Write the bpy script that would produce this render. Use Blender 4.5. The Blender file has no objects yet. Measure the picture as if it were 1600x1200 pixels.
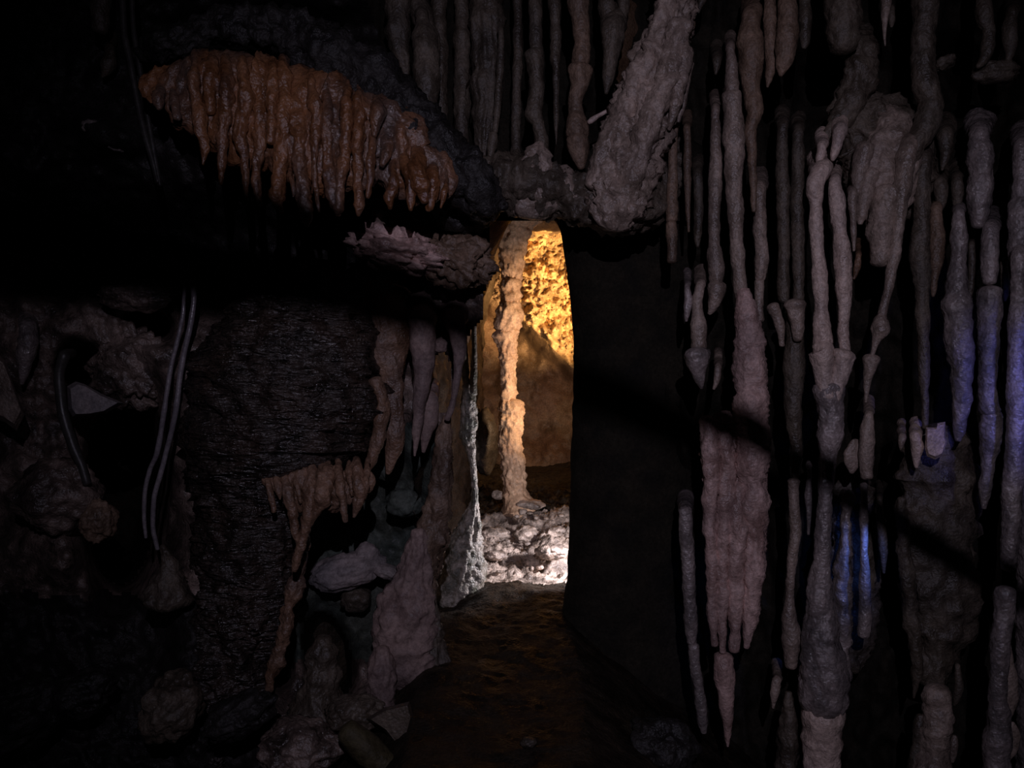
import bpy, math
import numpy as np

# ---------------------------------------------------------------- camera, world, lamps, exposure
scene = bpy.context.scene
COL = scene.collection
F = 1331.0                      # focal length in pixels of the 1600x1200 frame
EYE = (0.0, 0.0, 1.6)
cam_data = bpy.data.cameras.new('camera')
cam_data.sensor_width = 36.0
cam_data.lens = 36.0 * F / 1600.0
cam_data.clip_start = 0.05
cam = bpy.data.objects.new('camera', cam_data)
cam.location = EYE
cam.rotation_euler = (math.pi / 2, 0, 0)
COL.objects.link(cam)
scene.camera = cam

vs = scene.view_settings
vs.view_transform = 'Standard'
vs.look = 'None'
vs.gamma = 1.0
vs.use_curve_mapping = False
vs.exposure = 0.0

world = bpy.data.worlds.new('cave_dark')
scene.world = world
world.use_nodes = True
bg = world.node_tree.nodes['Background']
bg.inputs[0].default_value = (0.5, 0.55, 0.8, 1)
bg.inputs[1].default_value = 0.0012


def at(px, py, Y):
    """photo pixel + distance from the lens -> point in the cave"""
    return np.array([(px - 800.0) * Y / F, Y, EYE[2] - (py - 600.0) * Y / F])


def lamp(name, kind, loc, energy, color, radius=0.05, target=None, cone=60, blend=0.5):
    d = bpy.data.lights.new(name, kind)
    d.energy = energy
    d.color = color
    d.shadow_soft_size = radius
    if kind == 'SPOT':
        d.spot_size = math.radians(cone)
        d.spot_blend = blend
    o = bpy.data.objects.new(name, d)
    o.location = loc
    if target is not None:
        from mathutils import Vector
        o.rotation_euler = (Vector(target) - Vector(loc)).to_track_quat('-Z', 'Y').to_euler()
    COL.objects.link(o)
    return o


KEY = np.array([0.15, -1.0, 2.75])
lamp('path_lamp', 'SPOT', KEY, 165.0, (0.82, 0.755, 1.0), 0.015, (0.50, 4.0, 1.7), 74, 1.0)
# lamps inside the far chamber, hidden behind the dark pier
lamp('chamber_lamp_warm', 'SPOT', at(990, 560, 7.3), 640.0, (1.0, 0.66, 0.28), 0.04, at(868, 455, 8.6), 62, 0.8)
lamp('chamber_lamp_column', 'SPOT', at(1050, 600, 5.75), 130.0, (1.0, 0.68, 0.42), 0.05, at(851, 560, 7.25), 66, 0.5)
lamp('floor_lamp_white', 'SPOT', at(955, 815, 5.3), 40.0, (0.96, 0.90, 1.0), 0.025, at(770, 800, 5.75), 150, 0.4)
# blue lamps low on the right
lamp('blue_lamp_edge', 'SPOT', at(1790, 600, 3.0), 8.5, (0.18, 0.20, 1.0), 0.03, at(1570, 620, 3.9), 66, 0.9)
lamp('blue_lamp_niche', 'SPOT', at(1410, 850, 3.72), 2.6, (0.10, 0.22, 1.0), 0.015, at(1335, 875, 4.0), 75, 0.8)

# ---------------------------------------------------------------- noise
_rng = np.random.RandomState(7)
_P = np.concatenate([_rng.permutation(512)] * 3)
_G = _rng.normal(size=(512, 3))
_G /= np.linalg.norm(_G, axis=1)[:, None]


def perlin(p):
    p = np.asarray(p, float)
    i = np.floor(p).astype(int)
    f = p - i
    u = f * f * f * (f * (f * 6 - 15) + 10)
    i &= 511
    out = 0
    for dx in (0, 1):
        wx = u[..., 0] if dx else 1 - u[..., 0]
        for dy in (0, 1):
            wy = u[..., 1] if dy else 1 - u[..., 1]
            for dz in (0, 1):
                wz = u[..., 2] if dz else 1 - u[..., 2]
                h = _P[(_P[(_P[(i[..., 0] + dx) & 511] + i[..., 1] + dy) & 511] + i[..., 2] + dz) & 511]
                g = _G[h]
                d = f - np.array([dx, dy, dz])
                out = out + wx * wy * wz * (g * d).sum(-1)
    return out * 1.6


def fbm(p, octaves=4, gain=0.5, ridge=False):
    a, s, o = 1.0, 0.0, 0.0
    p = np.asarray(p, float)
    for k in range(octaves):
        n = perlin(p * (2.03 ** k) + k * 17.3)
        if ridge:
            n = 0.6 - 1.6 * np.abs(n)
        o = o + a * n
        s += a
        a *= gain
    return o / s


# ---------------------------------------------------------------- materials
def rock(name, c1, c2, stain=None, rough=(0.35, 0.75), scale=7.0, bump=0.5, fine=80.0, spec=0.5, stretch=1.0, ripple=0.0, stain_amt=0.5):
    c1, c2 = [tuple(np.array(c) * np.array([1.22, 1.06, 0.86])) for c in (c1, c2)]
    m = bpy.data.materials.new(name)
    m.use_nodes = True
    nt = m.node_tree
    N, L = nt.nodes, nt.links
    N.clear()
    out = N.new('ShaderNodeOutputMaterial')
    b = N.new('ShaderNodeBsdfPrincipled')
    L.new(b.outputs[0], out.inputs[0])
    geo = N.new('ShaderNodeNewGeometry')
    mp = N.new('ShaderNodeMapping')
    mp.inputs['Scale'].default_value = (1, 1, stretch)
    L.new(geo.outputs['Position'], mp.inputs[0])
    n1 = N.new('ShaderNodeTexNoise')
    n1.inputs['Scale'].default_value = scale
    n1.inputs['Detail'].default_value = 7
    n1.inputs['Roughness'].default_value = 0.62
    L.new(mp.outputs[0], n1.inputs['Vector'])
    r1 = N.new('ShaderNodeValToRGB')
    r1.color_ramp.elements[0].position = 0.36
    r1.color_ramp.elements[1].position = 0.63
    r1.color_ramp.elements[0].color = (*c1, 1)
    r1.color_ramp.elements[1].color = (*c2, 1)
    L.new(n1.outputs[0], r1.inputs[0])
    col = r1.outputs[0]
    if stain is not None:
        n2 = N.new('ShaderNodeTexNoise')
        n2.inputs['Scale'].default_value = scale * 0.45
        n2.inputs['Detail'].default_value = 5
        L.new(mp.outputs[0], n2.inputs['Vector'])
        r2 = N.new('ShaderNodeValToRGB')
        r2.color_ramp.elements[0].position = 0.46
        r2.color_ramp.elements[1].position = 0.62
        r2.color_ramp.elements[1].color = (stain_amt,) * 3 + (1,)
        r2.color_ramp.elements[0].color = (0, 0, 0, 1)
        L.new(n2.outputs[0], r2.inputs[0])
        mx = N.new('ShaderNodeMix')
        mx.data_type = 'RGBA'
        L.new(r2.outputs[0], mx.inputs[0])
        L.new(col, mx.inputs[6])
        mx.inputs[7].default_value = (*stain, 1)
        col = mx.outputs[2]
    # fine grain in the colour
    n4 = N.new('ShaderNodeTexNoise')
    n4.inputs['Scale'].default_value = 55
    n4.inputs['Detail'].default_value = 6
    n4.inputs['Roughness'].default_value = 0.7
    L.new(geo.outputs['Position'], n4.inputs['Vector'])
    mr = N.new('ShaderNodeMapRange')
    mr.inputs[1].default_value = 0.3
    mr.inputs[2].default_value = 0.7
    mr.inputs[3].default_value = 0.6
    mr.inputs[4].default_value = 1.35
    L.new(n4.outputs[0], mr.inputs[0])
    vm = N.new('ShaderNodeVectorMath')
    vm.operation = 'SCALE'
    L.new(col, vm.inputs[0])
    L.new(mr.outputs[0], vm.inputs['Scale'])
    L.new(vm.outputs[0], b.inputs['Base Color'])
    rr = N.new('ShaderNodeMapRange')
    rr.inputs[1].default_value = 0.35
    rr.inputs[2].default_value = 0.65
    rr.inputs[3].default_value = rough[0]
    rr.inputs[4].default_value = rough[1]
    L.new(n1.outputs[0], rr.inputs[0])
    L.new(rr.outputs[0], b.inputs['Roughness'])
    b.inputs['Specular IOR Level'].default_value = spec
    n3 = N.new('ShaderNodeTexNoise')
    n3.inputs['Scale'].default_value = fine
    n3.inputs['Detail'].default_value = 1.0
    L.new(geo.outputs['Position'], n3.inputs['Vector'])
    add = N.new('ShaderNodeMath')
    add.operation = 'MULTIPLY_ADD'
    L.new(n4.outputs[0], add.inputs[0])
    add.inputs[1].default_value = 0.55
    L.new(n3.outputs[0], add.inputs[2])
    h = add.outputs[0]
    if ripple > 0:
        m2 = N.new('ShaderNodeMapping')
        m2.inputs['Scale'].default_value = (13, 13, 62)
        L.new(geo.outputs['Position'], m2.inputs[0])
        w = N.new('ShaderNodeTexNoise')
        w.inputs['Scale'].default_value = 1.0
        w.inputs['Detail'].default_value = 2
        w.inputs['Distortion'].default_value = 0.6
        L.new(m2.outputs[0], w.inputs['Vector'])
        a2 = N.new('ShaderNodeMath')
        a2.operation = 'MULTIPLY_ADD'
        L.new(w.outputs[0], a2.inputs[0])
        a2.inputs[1].default_value = ripple
        L.new(h, a2.inputs[2])
        h = a2.outputs[0]
    bp = N.new('ShaderNodeBump')
    bp.inputs['Strength'].default_value = bump
    bp.inputs['Distance'].default_value = 0.007
    L.new(h, bp.inputs['Height'])
    L.new(bp.outputs[0], b.inputs['Normal'])
    return m


M = dict(
    grey=rock('calcite_grey', (0.17, 0.145, 0.14), (0.40, 0.35, 0.35), (0.12, 0.09, 0.08), rough=(0.22, 0.5), bump=0.8, spec=0.7),
    pale=rock('calcite_pale', (0.40, 0.34, 0.35), (0.74, 0.65, 0.67), (0.26, 0.21, 0.20), rough=(0.22, 0.5), bump=0.8, spec=0.7),
    wet=rock('calcite_wet', (0.13, 0.125, 0.145), (0.36, 0.335, 0.385), (0.07, 0.065, 0.07), rough=(0.08, 0.22), bump=1.0, fine=65, spec=1.0),
    pink=rock('calcite_pink', (0.28, 0.20, 0.21), (0.62, 0.49, 0.53), (0.17, 0.12, 0.12), rough=(0.25, 0.55), bump=0.8, spec=0.6),
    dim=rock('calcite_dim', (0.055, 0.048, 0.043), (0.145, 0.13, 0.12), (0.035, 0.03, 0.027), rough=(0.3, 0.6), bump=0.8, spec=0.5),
    dusk=rock('calcite_dusky_brown', (0.11, 0.08, 0.065), (0.27, 0.205, 0.175), (0.07, 0.05, 0.04), rough=(0.3, 0.6), bump=0.8, spec=0.5),
    orange=rock('calcite_orange', (0.105, 0.047, 0.023), (0.33, 0.165, 0.09), (0.11, 0.085, 0.075), rough=(0.12, 0.36), scale=9, stretch=0.3, bump=0.9, fine=70, spec=0.8, stain_amt=0.8),
    ochre=rock('calcite_ochre', (0.11, 0.068, 0.05), (0.27, 0.18, 0.14), (0.13, 0.10, 0.09), rough=(0.22, 0.5), bump=0.9, spec=0.6),
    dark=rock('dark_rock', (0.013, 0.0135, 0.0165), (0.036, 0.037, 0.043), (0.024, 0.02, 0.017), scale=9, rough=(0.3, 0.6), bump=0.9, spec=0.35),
    black=rock('shade_black_rock', (0.012, 0.012, 0.011), (0.026, 0.025, 0.022), None, rough=(0.7, 0.95), spec=0.10),  # near-black colour carries the shade of pier, backing walls and hollows
    wall=rock('brown_grey_wall_rock', (0.04, 0.034, 0.034), (0.30, 0.25, 0.255), (0.03, 0.022, 0.02), scale=7, rough=(0.16, 0.45), bump=1.0, spec=0.9, stain_amt=0.7),
    mound=rock('rippled_mound_rock', (0.014, 0.012, 0.012), (0.055, 0.047, 0.047), (0.10, 0.058, 0.04), rough=(0.18, 0.40), bump=1.0, spec=0.8, stain_amt=0.3, ripple=6.0, scale=14),
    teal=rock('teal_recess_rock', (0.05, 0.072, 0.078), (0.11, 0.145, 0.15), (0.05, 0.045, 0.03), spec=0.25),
    bluegrey=rock('blue_grey_stone', (0.22, 0.215, 0.25), (0.36, 0.34, 0.40), (0.2, 0.2, 0.22), spec=0.3),
    mauve=rock('mauve_flowstone', (0.19, 0.15, 0.165), (0.33, 0.27, 0.29), (0.13, 0.10, 0.10), spec=0.3),
    warmcol=rock('cream_column_calcite', (0.50, 0.36, 0.27), (0.70, 0.54, 0.42), (0.30, 0.16, 0.09), scale=9, spec=0.3),
    warmwall=rock('ochre_chamber_rock', (0.22, 0.15, 0.085), (0.56, 0.42, 0.25), (0.16, 0.085, 0.05), scale=5, bump=0.8, spec=0.25),
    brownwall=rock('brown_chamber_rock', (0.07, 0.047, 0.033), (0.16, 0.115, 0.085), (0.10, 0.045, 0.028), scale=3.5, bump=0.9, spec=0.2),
    innerwall=rock('dark_brown_passage_rock', (0.022, 0.016, 0.012), (0.055, 0.04, 0.03), (0.04, 0.02, 0.013), scale=5, bump=0.9, spec=0.3),
    rubble=rock('pale_rubble', (0.16, 0.14, 0.135), (0.70, 0.64, 0.64), (0.08, 0.06, 0.05), scale=13, rough=(0.2, 0.6), bump=1.0, spec=0.7, stain_amt=0.7),
    frost=rock('frosted_stalagmite', (0.14, 0.14, 0.13), (0.46, 0.46, 0.48), (0.09, 0.095, 0.065), scale=26, rough=(0.22, 0.6), bump=1.0, spec=0.7, stain_amt=0.8),
    floor=rock('brown_cave_floor', (0.012, 0.0095, 0.0075), (0.040, 0.032, 0.024), (0.010, 0.008, 0.006), scale=8, bump=1.0, spec=0.25),
    timber=rock('olive_dark_timber', (0.045, 0.042, 0.028), (0.08, 0.075, 0.05), None, scale=14, spec=0.2),
    cable=rock('grey_cable_sheath', (0.14, 0.14, 0.19), (0.24, 0.24, 0.31), None, rough=(0.2, 0.32), bump=0.15, spec=1.0),
    blackcable=rock('black_cable_sheath', (0.035, 0.037, 0.042), (0.055, 0.056, 0.062), None, rough=(0.35, 0.5), bump=0.1, spec=0.5),
    steel=rock('rail_steel', (0.2, 0.2, 0.2), (0.3, 0.3, 0.3), None, spec=0.4),
)


# ---------------------------------------------------------------- mesh helpers
def link(name, V, faces, mat, parent=None, smooth=True):
    me = bpy.data.meshes.new(name)
    me.from_pydata(np.asarray(V).tolist(), [], faces)
    me.materials.append(M[mat])
    if smooth:
        me.polygons.foreach_set('use_smooth', [True] * len(me.polygons))
    me.update()
    o = bpy.data.objects.new(name, me)
    COL.objects.link(o)
    if parent is not None:
        o.parent = parent
    return o


def tag(o, label, cat, group=None, kind='thing'):
    o['label'] = label
    o['category'] = cat
    o['kind'] = kind
    if group:
        o['group'] = group
    return o


def struct(o):
    o['kind'] = 'structure'
    return o


def pchip(t, v, tn):
    """smooth, not overshooting interpolation"""
    t, v = np.asarray(t, float), np.asarray(v, float)
    if len(t) < 3:
        return np.interp(tn, t, v)
    h = np.diff(t)
    d = np.diff(v) / h
    m = np.zeros_like(v)
    m[0], m[-1] = d[0], d[-1]
    for i in range(1, len(v) - 1):
        if d[i - 1] * d[i] > 0:
            w1, w2 = 2 * h[i] + h[i - 1], h[i] + 2 * h[i - 1]
            m[i] = (w1 + w2) / (w1 / d[i - 1] + w2 / d[i])
    k = np.clip(np.searchsorted(t, tn) - 1, 0, len(h) - 1)
    s = (tn - t[k]) / h[k]
    return ((2 * s**3 - 3 * s**2 + 1) * v[k] + (s**3 - 2 * s**2 + s) * h[k] * m[k]
            + (-2 * s**3 + 3 * s**2) * v[k + 1] + (s**3 - s**2) * h[k] * m[k + 1])


def parse(s, Y):
    segs = []
    for part in s.split('|'):
        pts = []
        for w in part.split():
            a = [float(x) for x in w.split(',')]
            pts.append((a[0], a[1], a[2], Y + (a[3] if len(a) > 3 else 0.0)))
        segs.append(pts)
    return segs


_seed = [0]


def tube_mesh(pts, flat=1.05, rough=0.8, ring=0.0, step=3.8, flute=0.0, ripple=0.0, round_end=True, freq=1.0, lump=0.28):
    P = np.array([at(p[0], p[1], p[3]) for p in pts])
    R = np.array([p[2] * p[3] / F for p in pts])
    t = np.concatenate([[0], np.cumsum(np.linalg.norm(np.diff(P, axis=0), axis=1))])
    st = step * pts[0][3] / F
    n = int(np.clip(t[-1] / st, 6, 260))
    tn = np.linspace(0, t[-1], n + 1)
    C = np.stack([pchip(t, P[:, k], tn) for k in range(3)], 1)
    r = np.maximum(pchip(t, R, tn), 0.0012)
    q = np.stack([C[:, 2] * 9, 0 * r + (_seed[0] + 1) * 2.3, 0 * r], 1)
    r = r * (1 + lump * fbm(q, 3, 0.6))
    C[:, 0] += np.minimum(0.012, 0.35 * r) * lump * 2 * fbm(q + 31, 3)
    T = np.gradient(C, axis=0)
    T /= np.linalg.norm(T, axis=1)[:, None]
    if round_end:                                        # rounded lips at both ends
        for e, d in ((0, -1), (-1, 1)):
            re = r[e]
            if re > 0.004:
                k = np.array([0.45, 0.8, 0.97])
                ex = C[e] + d * T[e] * (re * 0.55 * k)[:, None]
                er = re * np.sqrt(1 - k * k)
                if d > 0:
                    C = np.vstack([C, ex]); r = np.concatenate([r, er]); T = np.vstack([T, np.repeat(T[-1:], 3, 0)])
                else:
                    C = np.vstack([ex[::-1], C]); r = np.concatenate([er[::-1], r]); T = np.vstack([np.repeat(T[:1], 3, 0), T])
    B = np.cross(T, np.array([0, 1.0, 0]))
    B /= np.linalg.norm(B, axis=1)[:, None] + 1e-9
    Nn = np.cross(B, T)
    rm = float(np.max(r))
    sides = int(np.clip(2 * math.pi * rm / (st * 0.9), 10, 64))
    a = np.linspace(0, 2 * math.pi, sides, endpoint=False)
    ca, sa = np.cos(a), np.sin(a)
    V = C[:, None, :] + r[:, None, None] * (B[:, None, :] * ca[None, :, None] + Nn[:, None, :] * (sa * flat)[None, :, None])
    D = V - C[:, None, :]
    D /= np.linalg.norm(D, axis=2)[..., None] + 1e-9
    _seed[0] += 1
    off = _seed[0] * 3.7
    nz = fbm(V * np.array([15, 15, 9]) * freq + off, 5, 0.62)
    amp = np.minimum(0.42 * r + 0.003, 0.032)[:, None]
    disp = rough * amp * nz
    if ring:
        zz = (V[..., 2] * 30 + perlin(V * 4 + off) * 1.6)
        disp = disp + ring * r[:, None] * 0.10 * np.sin(zz * 2.0)
    if flute:
        ang = np.broadcast_to(a[None, :], V.shape[:2])
        lf = fbm(np.stack([np.cos(ang) * 3, np.sin(ang) * 3, V[..., 2] * 1.2], -1) + off, 3, 0.5, ridge=True)
        disp = disp + flute * r[:, None] * 0.35 * lf
    if ripple:
        q = fbm(V * np.array([9, 9, 40]) + off, 3, 0.6, ridge=True)
        disp = disp + ripple * q
    V = V + D * disp[..., None]
    nr = len(C)
    VV = V.reshape(-1, 3).tolist() + [C[0].tolist(), C[-1].tolist()]
    F_ = []
    for i in range(nr - 1):
        for j in range(sides):
            k = (j + 1) % sides
            F_.append((i * sides + j, i * sides + k, (i + 1) * sides + k, (i + 1) * sides + j))
    top, bot = nr * sides, nr * sides + 1
    for j in range(sides):
        k = (j + 1) % sides
        F_.append((top, k, j))
        F_.append((bot, (nr - 1) * sides + j, (nr - 1) * sides + k))
    return VV, F_


def S(name, label, cat, mat, Y, s, top='wall', back=0.45, group=None, part='segment', parent=None, **kw):
    """A dripstone: x,y,half-width triples down its axis, '|' where a crack breaks it into segments.
    top='wall' roots its upper end back into the rock, 'roof' runs it up into the cave roof."""
    segs = parse(s, Y)
    p0 = segs[0][0]
    if top == 'wall':
        segs[0] = [(p0[0], p0[1] - 26, p0[2] * 1.25, p0[3] + back), (p0[0], p0[1] - 9, p0[2] * 1.1, p0[3] + back * 0.4)] + segs[0]
    elif top == 'melt':
        segs[0] = [(p0[0], p0[1] - 22, p0[2] * 0.5, p0[3] + back), (p0[0], p0[1] - 2, p0[2] * 0.75, p0[3] + back * 0.3)] + segs[0][1:]
    elif top == 'roof':
        segs[0] = [(p0[0], -150, p0[2] * 1.3, p0[3])] + segs[0]
    root = None
    for i, g in enumerate(segs):
        V, Fc = tube_mesh(g, **kw)
        nm = name if (i == 0 and parent is None) else part
        o = link(nm, V, Fc, mat, parent if parent is not None else root)
        if root is None:
            root = o
    if parent is None:
        tag(root, label, cat, group)
    return root


def slab_mesh(outline, Y, thick, inset=0.84):
    p = np.array([[float(v) for v in w.split(',')] for w in outline.split()])
    c = p.mean(0)
    n = len(p)
    V = []
    for k, y in ((inset, Y - thick / 2), (1.0, Y - thick / 5), (1.0, Y + thick / 4), (0.8, Y + thick / 2)):
        for q in p:
            e = c + (q - c) * k
            v = at(e[0], e[1], y)
            V.append(v + np.array([0, 0.012 * perlin(v[None] * 9)[0], 0]))
    Fc = [tuple(range(n))]
    for r_ in range(3):
        for j in range(n):
            k = (j + 1) % n
            Fc.append((r_ * n + j, (r_ + 1) * n + j, (r_ + 1) * n + k, r_ * n + k))
    Fc.append(tuple(reversed(range(3 * n, 4 * n))))
    return V, Fc


def SL(name, label, cat, mat, outline, Y, thick):
    V, Fc = slab_mesh(outline, Y, thick)
    return tag(link(name, V, Fc, mat, smooth=False), label, cat)


_ico = {}


def ico(sub):
    if sub not in _ico:
        import bmesh
        bm = bmesh.new()
        bmesh.ops.create_icosphere(bm, subdivisions=sub, radius=1)
        bm.verts.ensure_lookup_table()
        V = np.array([v.co[:] for v in bm.verts])
        Fc = [tuple(v.index for v in f.verts) for f in bm.faces]
        bm.free()
        _ico[sub] = (V, Fc)
    return _ico[sub]


def blob_mesh(px, py, rx, ry, Y, rd=None, sub=4, amp=0.28, freq=1.6, facet=0, rot=0.0, seed=None):
    V, Fc = ico(sub)
    V = V.copy()
    _seed[0] += 1
    sd = _seed[0] if seed is None else seed
    rg = np.random.RandomState(sd)
    if facet:
        for k in range(facet):
            n = rg.normal(size=3); n /= np.linalg.norm(n)
            d = rg.uniform(0.55, 0.85)
            s = V @ n
            V = V - np.maximum(s - d, 0)[:, None] * n[None, :] * 0.95
    V = V * (1 + amp * fbm(V * freq + sd * 5.1, 5, 0.55))[:, None]
    k = Y / F
    sx, sz = rx * k, ry * k
    sy = (rd if rd is not None else 0.5 * (rx + ry)) * k
    V = V * np.array([sx, sy, sz])
    c, s_ = math.cos(rot), math.sin(rot)
    V = np.stack([V[:, 0] * c - V[:, 2] * s_, V[:, 1], V[:, 0] * s_ + V[:, 2] * c], 1)
    return V + at(px, py, Y), Fc


def R(name, label, cat, mat, px, py, rx, ry, Y, group=None, parent=None, **kw):
    V, Fc = blob_mesh(px, py, rx, ry, Y, **kw)
    o = link(name, V, Fc, mat, parent, smooth=not kw.get('facet'))
    if parent is None:
        tag(o, label, cat, group)
    return o


def sheet(name, x0, x1, y0, y1, step, depth, mat, mask=None, parent=None):
    """A rock face: a grid of points pushed to their own distances by depth(px, py)."""
    nx, ny = int((x1 - x0) / step) + 1, int((y1 - y0) / step) + 1
    X, Yp = np.meshgrid(np.linspace(x0, x1, nx), np.linspace(y0, y1, ny))
    D = depth(X, Yp)
    V = np.stack([(X - 800) * D / F, D, EYE[2] - (Yp - 600) * D / F], -1)
    keep = np.ones((ny - 1, nx - 1), bool)
    if mask is not None:
        mk = mask(X, Yp)
        keep = mk[:-1, :-1] & mk[1:, :-1] & mk[:-1, 1:] & mk[1:, 1:]
    idx = np.arange(nx * ny).reshape(ny, nx)
    a, b, c, d = idx[:-1, :-1][keep], idx[1:, :-1][keep], idx[1:, 1:][keep], idx[:-1, 1:][keep]
    Fc = np.stack([a, b, c, d], 1)
    used, inv = np.unique(Fc, return_inverse=True)
    Vv = V.reshape(-1, 3)[used]
    return struct(link(name, Vv, inv.reshape(-1, 4).tolist(), mat, parent))


def rocknoise(X, Yp, amp, scale, octv=5, ridge=False, seed=0.0, ys=1.0, gain=0.52):
    """relief in metres, scale in pixels"""
    p = np.stack([X / scale + seed, Yp / scale * ys + seed * 1.7, np.full_like(X, seed * 0.37)], -1)
    return amp * fbm(p, octv, gain, ridge)


def gauss(X, Yp, cx, cy, sx, sy, rot=0.0):
    c, s = math.cos(rot), math.sin(rot)
    u, v = (X - cx) * c + (Yp - cy) * s, -(X - cx) * s + (Yp - cy) * c
    return np.exp(-0.5 * ((u / sx) ** 2 + (v / sy) ** 2))


def bump(X, Yp, cx, cy, rx, ry, rot=0.0, k=4):
    c, s = math.cos(rot), math.sin(rot)
    u, v = (X - cx) * c + (Yp - cy) * s, -(X - cx) * s + (Yp - cy) * c
    d = ((u / rx) ** 2 + (v / ry) ** 2) ** (k / 2)
    return 1 / (1 + d)


# ---------------------------------------------------------------- the cave shell
def depth_left(X, Y):
    d = 4.25 + 0 * X
    d += rocknoise(X, Y, 0.20, 170, 4, seed=1.0) + rocknoise(X, Y, 0.14, 52, 5, seed=2.0, ridge=True)
    d += rocknoise(X, Y, 0.04, 16, 4, seed=2.5)
    d -= 0.42 * bump(X, Y, 470, 215, 250, 120, 0.12)            # brow carrying the orange curtain
    d += 0.55 * bump(X, Y, 430, 48, 170, 34)
    d += 0.50 * bump(X, Y, 330, 395, 330, 70, 0.1)              # hollow under the curtain
    d -= 0.22 * bump(X, Y, 665, 400, 105, 48, 0.2)
    d -= 0.20 * bump(X, Y, 150, 540, 190, 105)
    d -= 0.25 * bump(X, Y, 165, 212, 60, 26, 0.3)
    d += 1.6 * bump(X, Y, 232, 508, 30, 20, 0.2, 8)
    d += 1.4 * bump(X, Y, 124, 574, 28, 30, 0.0, 8)
    d += 2.2 * bump(X, Y, 193, 770, 52, 132, 0.05, 8)          # black cave hole
    d += 0.40 * bump(X, Y, 575, 850, 125, 175, 0.0, 6)          # teal recess behind the mound
    d += 0.6 * bump(X, Y, 512, 1025, 34, 66, -0.25, 8)
    d += 0.6 * bump(X, Y, 440, 1010, 20, 55, 0, 8)
    d -= 0.30 * bump(X, Y, 90, 830, 75, 90)
    d -= 0.22 * bump(X, Y, 345, 640, 80, 150) + 0.30 * bump(X, Y, 305, 930, 45, 170)
    d -= 0.30 * bump(X, Y, 560, 1170, 140, 75)
    d -= 0.5 * np.clip((Y - 1000) / 400, 0, 1)
    d -= 0.35 * np.clip((Y - 820) / 300, 0, 1) * np.clip((380 - X) / 300, 0, 1)
    return d


def left_edge(Y):
    return np.interp(Y, [-300, 335, 350, 500, 540, 650, 760, 940, 1400], [2000, 800, 770, 756, 724, 706, 700, 678, 690])


def left_mask(X, Y):
    hole = (((X - 690) / 14) ** 2 + ((Y - 598) / 46) ** 2) < 1
    return (X < left_edge(Y)) & ~hole & ~((Y < 335) & (X > np.interp(Y, [-230, 0, 150, 250, 335], [560, 578, 622, 690, 765])))


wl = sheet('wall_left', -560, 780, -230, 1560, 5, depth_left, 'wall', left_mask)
# rock colours along this wall: dark upper rock, teal recess, painted shade
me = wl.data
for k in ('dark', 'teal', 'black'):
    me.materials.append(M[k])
cen = np.zeros(len(me.polygons) * 3)
me.polygons.foreach_get('center', cen)
cen = cen.reshape(-1, 3)
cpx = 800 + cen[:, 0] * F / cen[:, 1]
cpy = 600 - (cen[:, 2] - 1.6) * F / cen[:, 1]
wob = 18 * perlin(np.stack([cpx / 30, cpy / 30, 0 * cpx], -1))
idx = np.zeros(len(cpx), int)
idx[(cpy + wob < np.interp(cpx, [0, 100, 300, 540, 580, 620, 760], [375, 415, 465, 505, 330, 300, 345]))] = 1  # under the curtain the dark colour stands in for shade
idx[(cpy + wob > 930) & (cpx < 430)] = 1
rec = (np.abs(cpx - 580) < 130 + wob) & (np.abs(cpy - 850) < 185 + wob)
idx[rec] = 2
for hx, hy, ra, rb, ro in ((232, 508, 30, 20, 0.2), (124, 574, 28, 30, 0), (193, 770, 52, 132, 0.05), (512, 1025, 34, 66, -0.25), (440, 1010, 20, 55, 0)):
    idx[bump(cpx, cpy, hx, hy, ra * 1.06, rb * 1.06, ro, 8) > 0.45] = 3          # black colour paints the shade inside the hollows
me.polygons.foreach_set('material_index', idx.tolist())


def depth_upper(X, Y):
    return 4.72 + rocknoise(X, Y * 0.35, 0.25, 60, 4, seed=4.0) - 0.35 * np.clip((Y - 150) / 160, 0, 1)


sheet('wall_upper', 540, 1160, -230, 345, 6, depth_upper, 'black')  # black colour darkens the gaps between stalactites in place of shade


def depth_right(X, Y):
    d = 4.55 + rocknoise(X, Y * 0.3, 0.28, 55, 4, seed=6.0) + rocknoise(X, Y, 0.10, 30, 4, seed=7.0)
    d += 0.4 * bump(X, Y, 1390, 820, 45, 130, 0, 6) + 0.4 * bump(X, Y, 1250, 140, 120, 60)
    d += 0.4 * bump(X, Y, 1500, 130, 70, 60)
    return d


sheet('wall_right', 1040, 2150, -230, 1560, 6, depth_right, 'black')  # backing coloured black so the gaps read as shaded


def floor_z(x, y):
    z = np.interp(y, [-3, 0, 2, 3.2, 4.6, 5.0, 5.4, 6.0, 6.6, 7.0, 8.0, 9.5], [0, 0, 0.06, 0.158, 0.356, 0.36, 0.363, 0.47, 0.53, 0.575, 0.70, 0.85])
    side = np.clip(np.abs(x + 0.05) - 0.36, 0, 1.2)
    near = np.clip((5.15 - y) / 0.4, 0, 1)
    z = z - 0.13 * np.exp(-((x + 0.42) / 0.16) ** 2 - ((y - 5.05) / 0.28) ** 2)
    return z - near * 0.75 * side + (1 - near) * 0.10 * side


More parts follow.
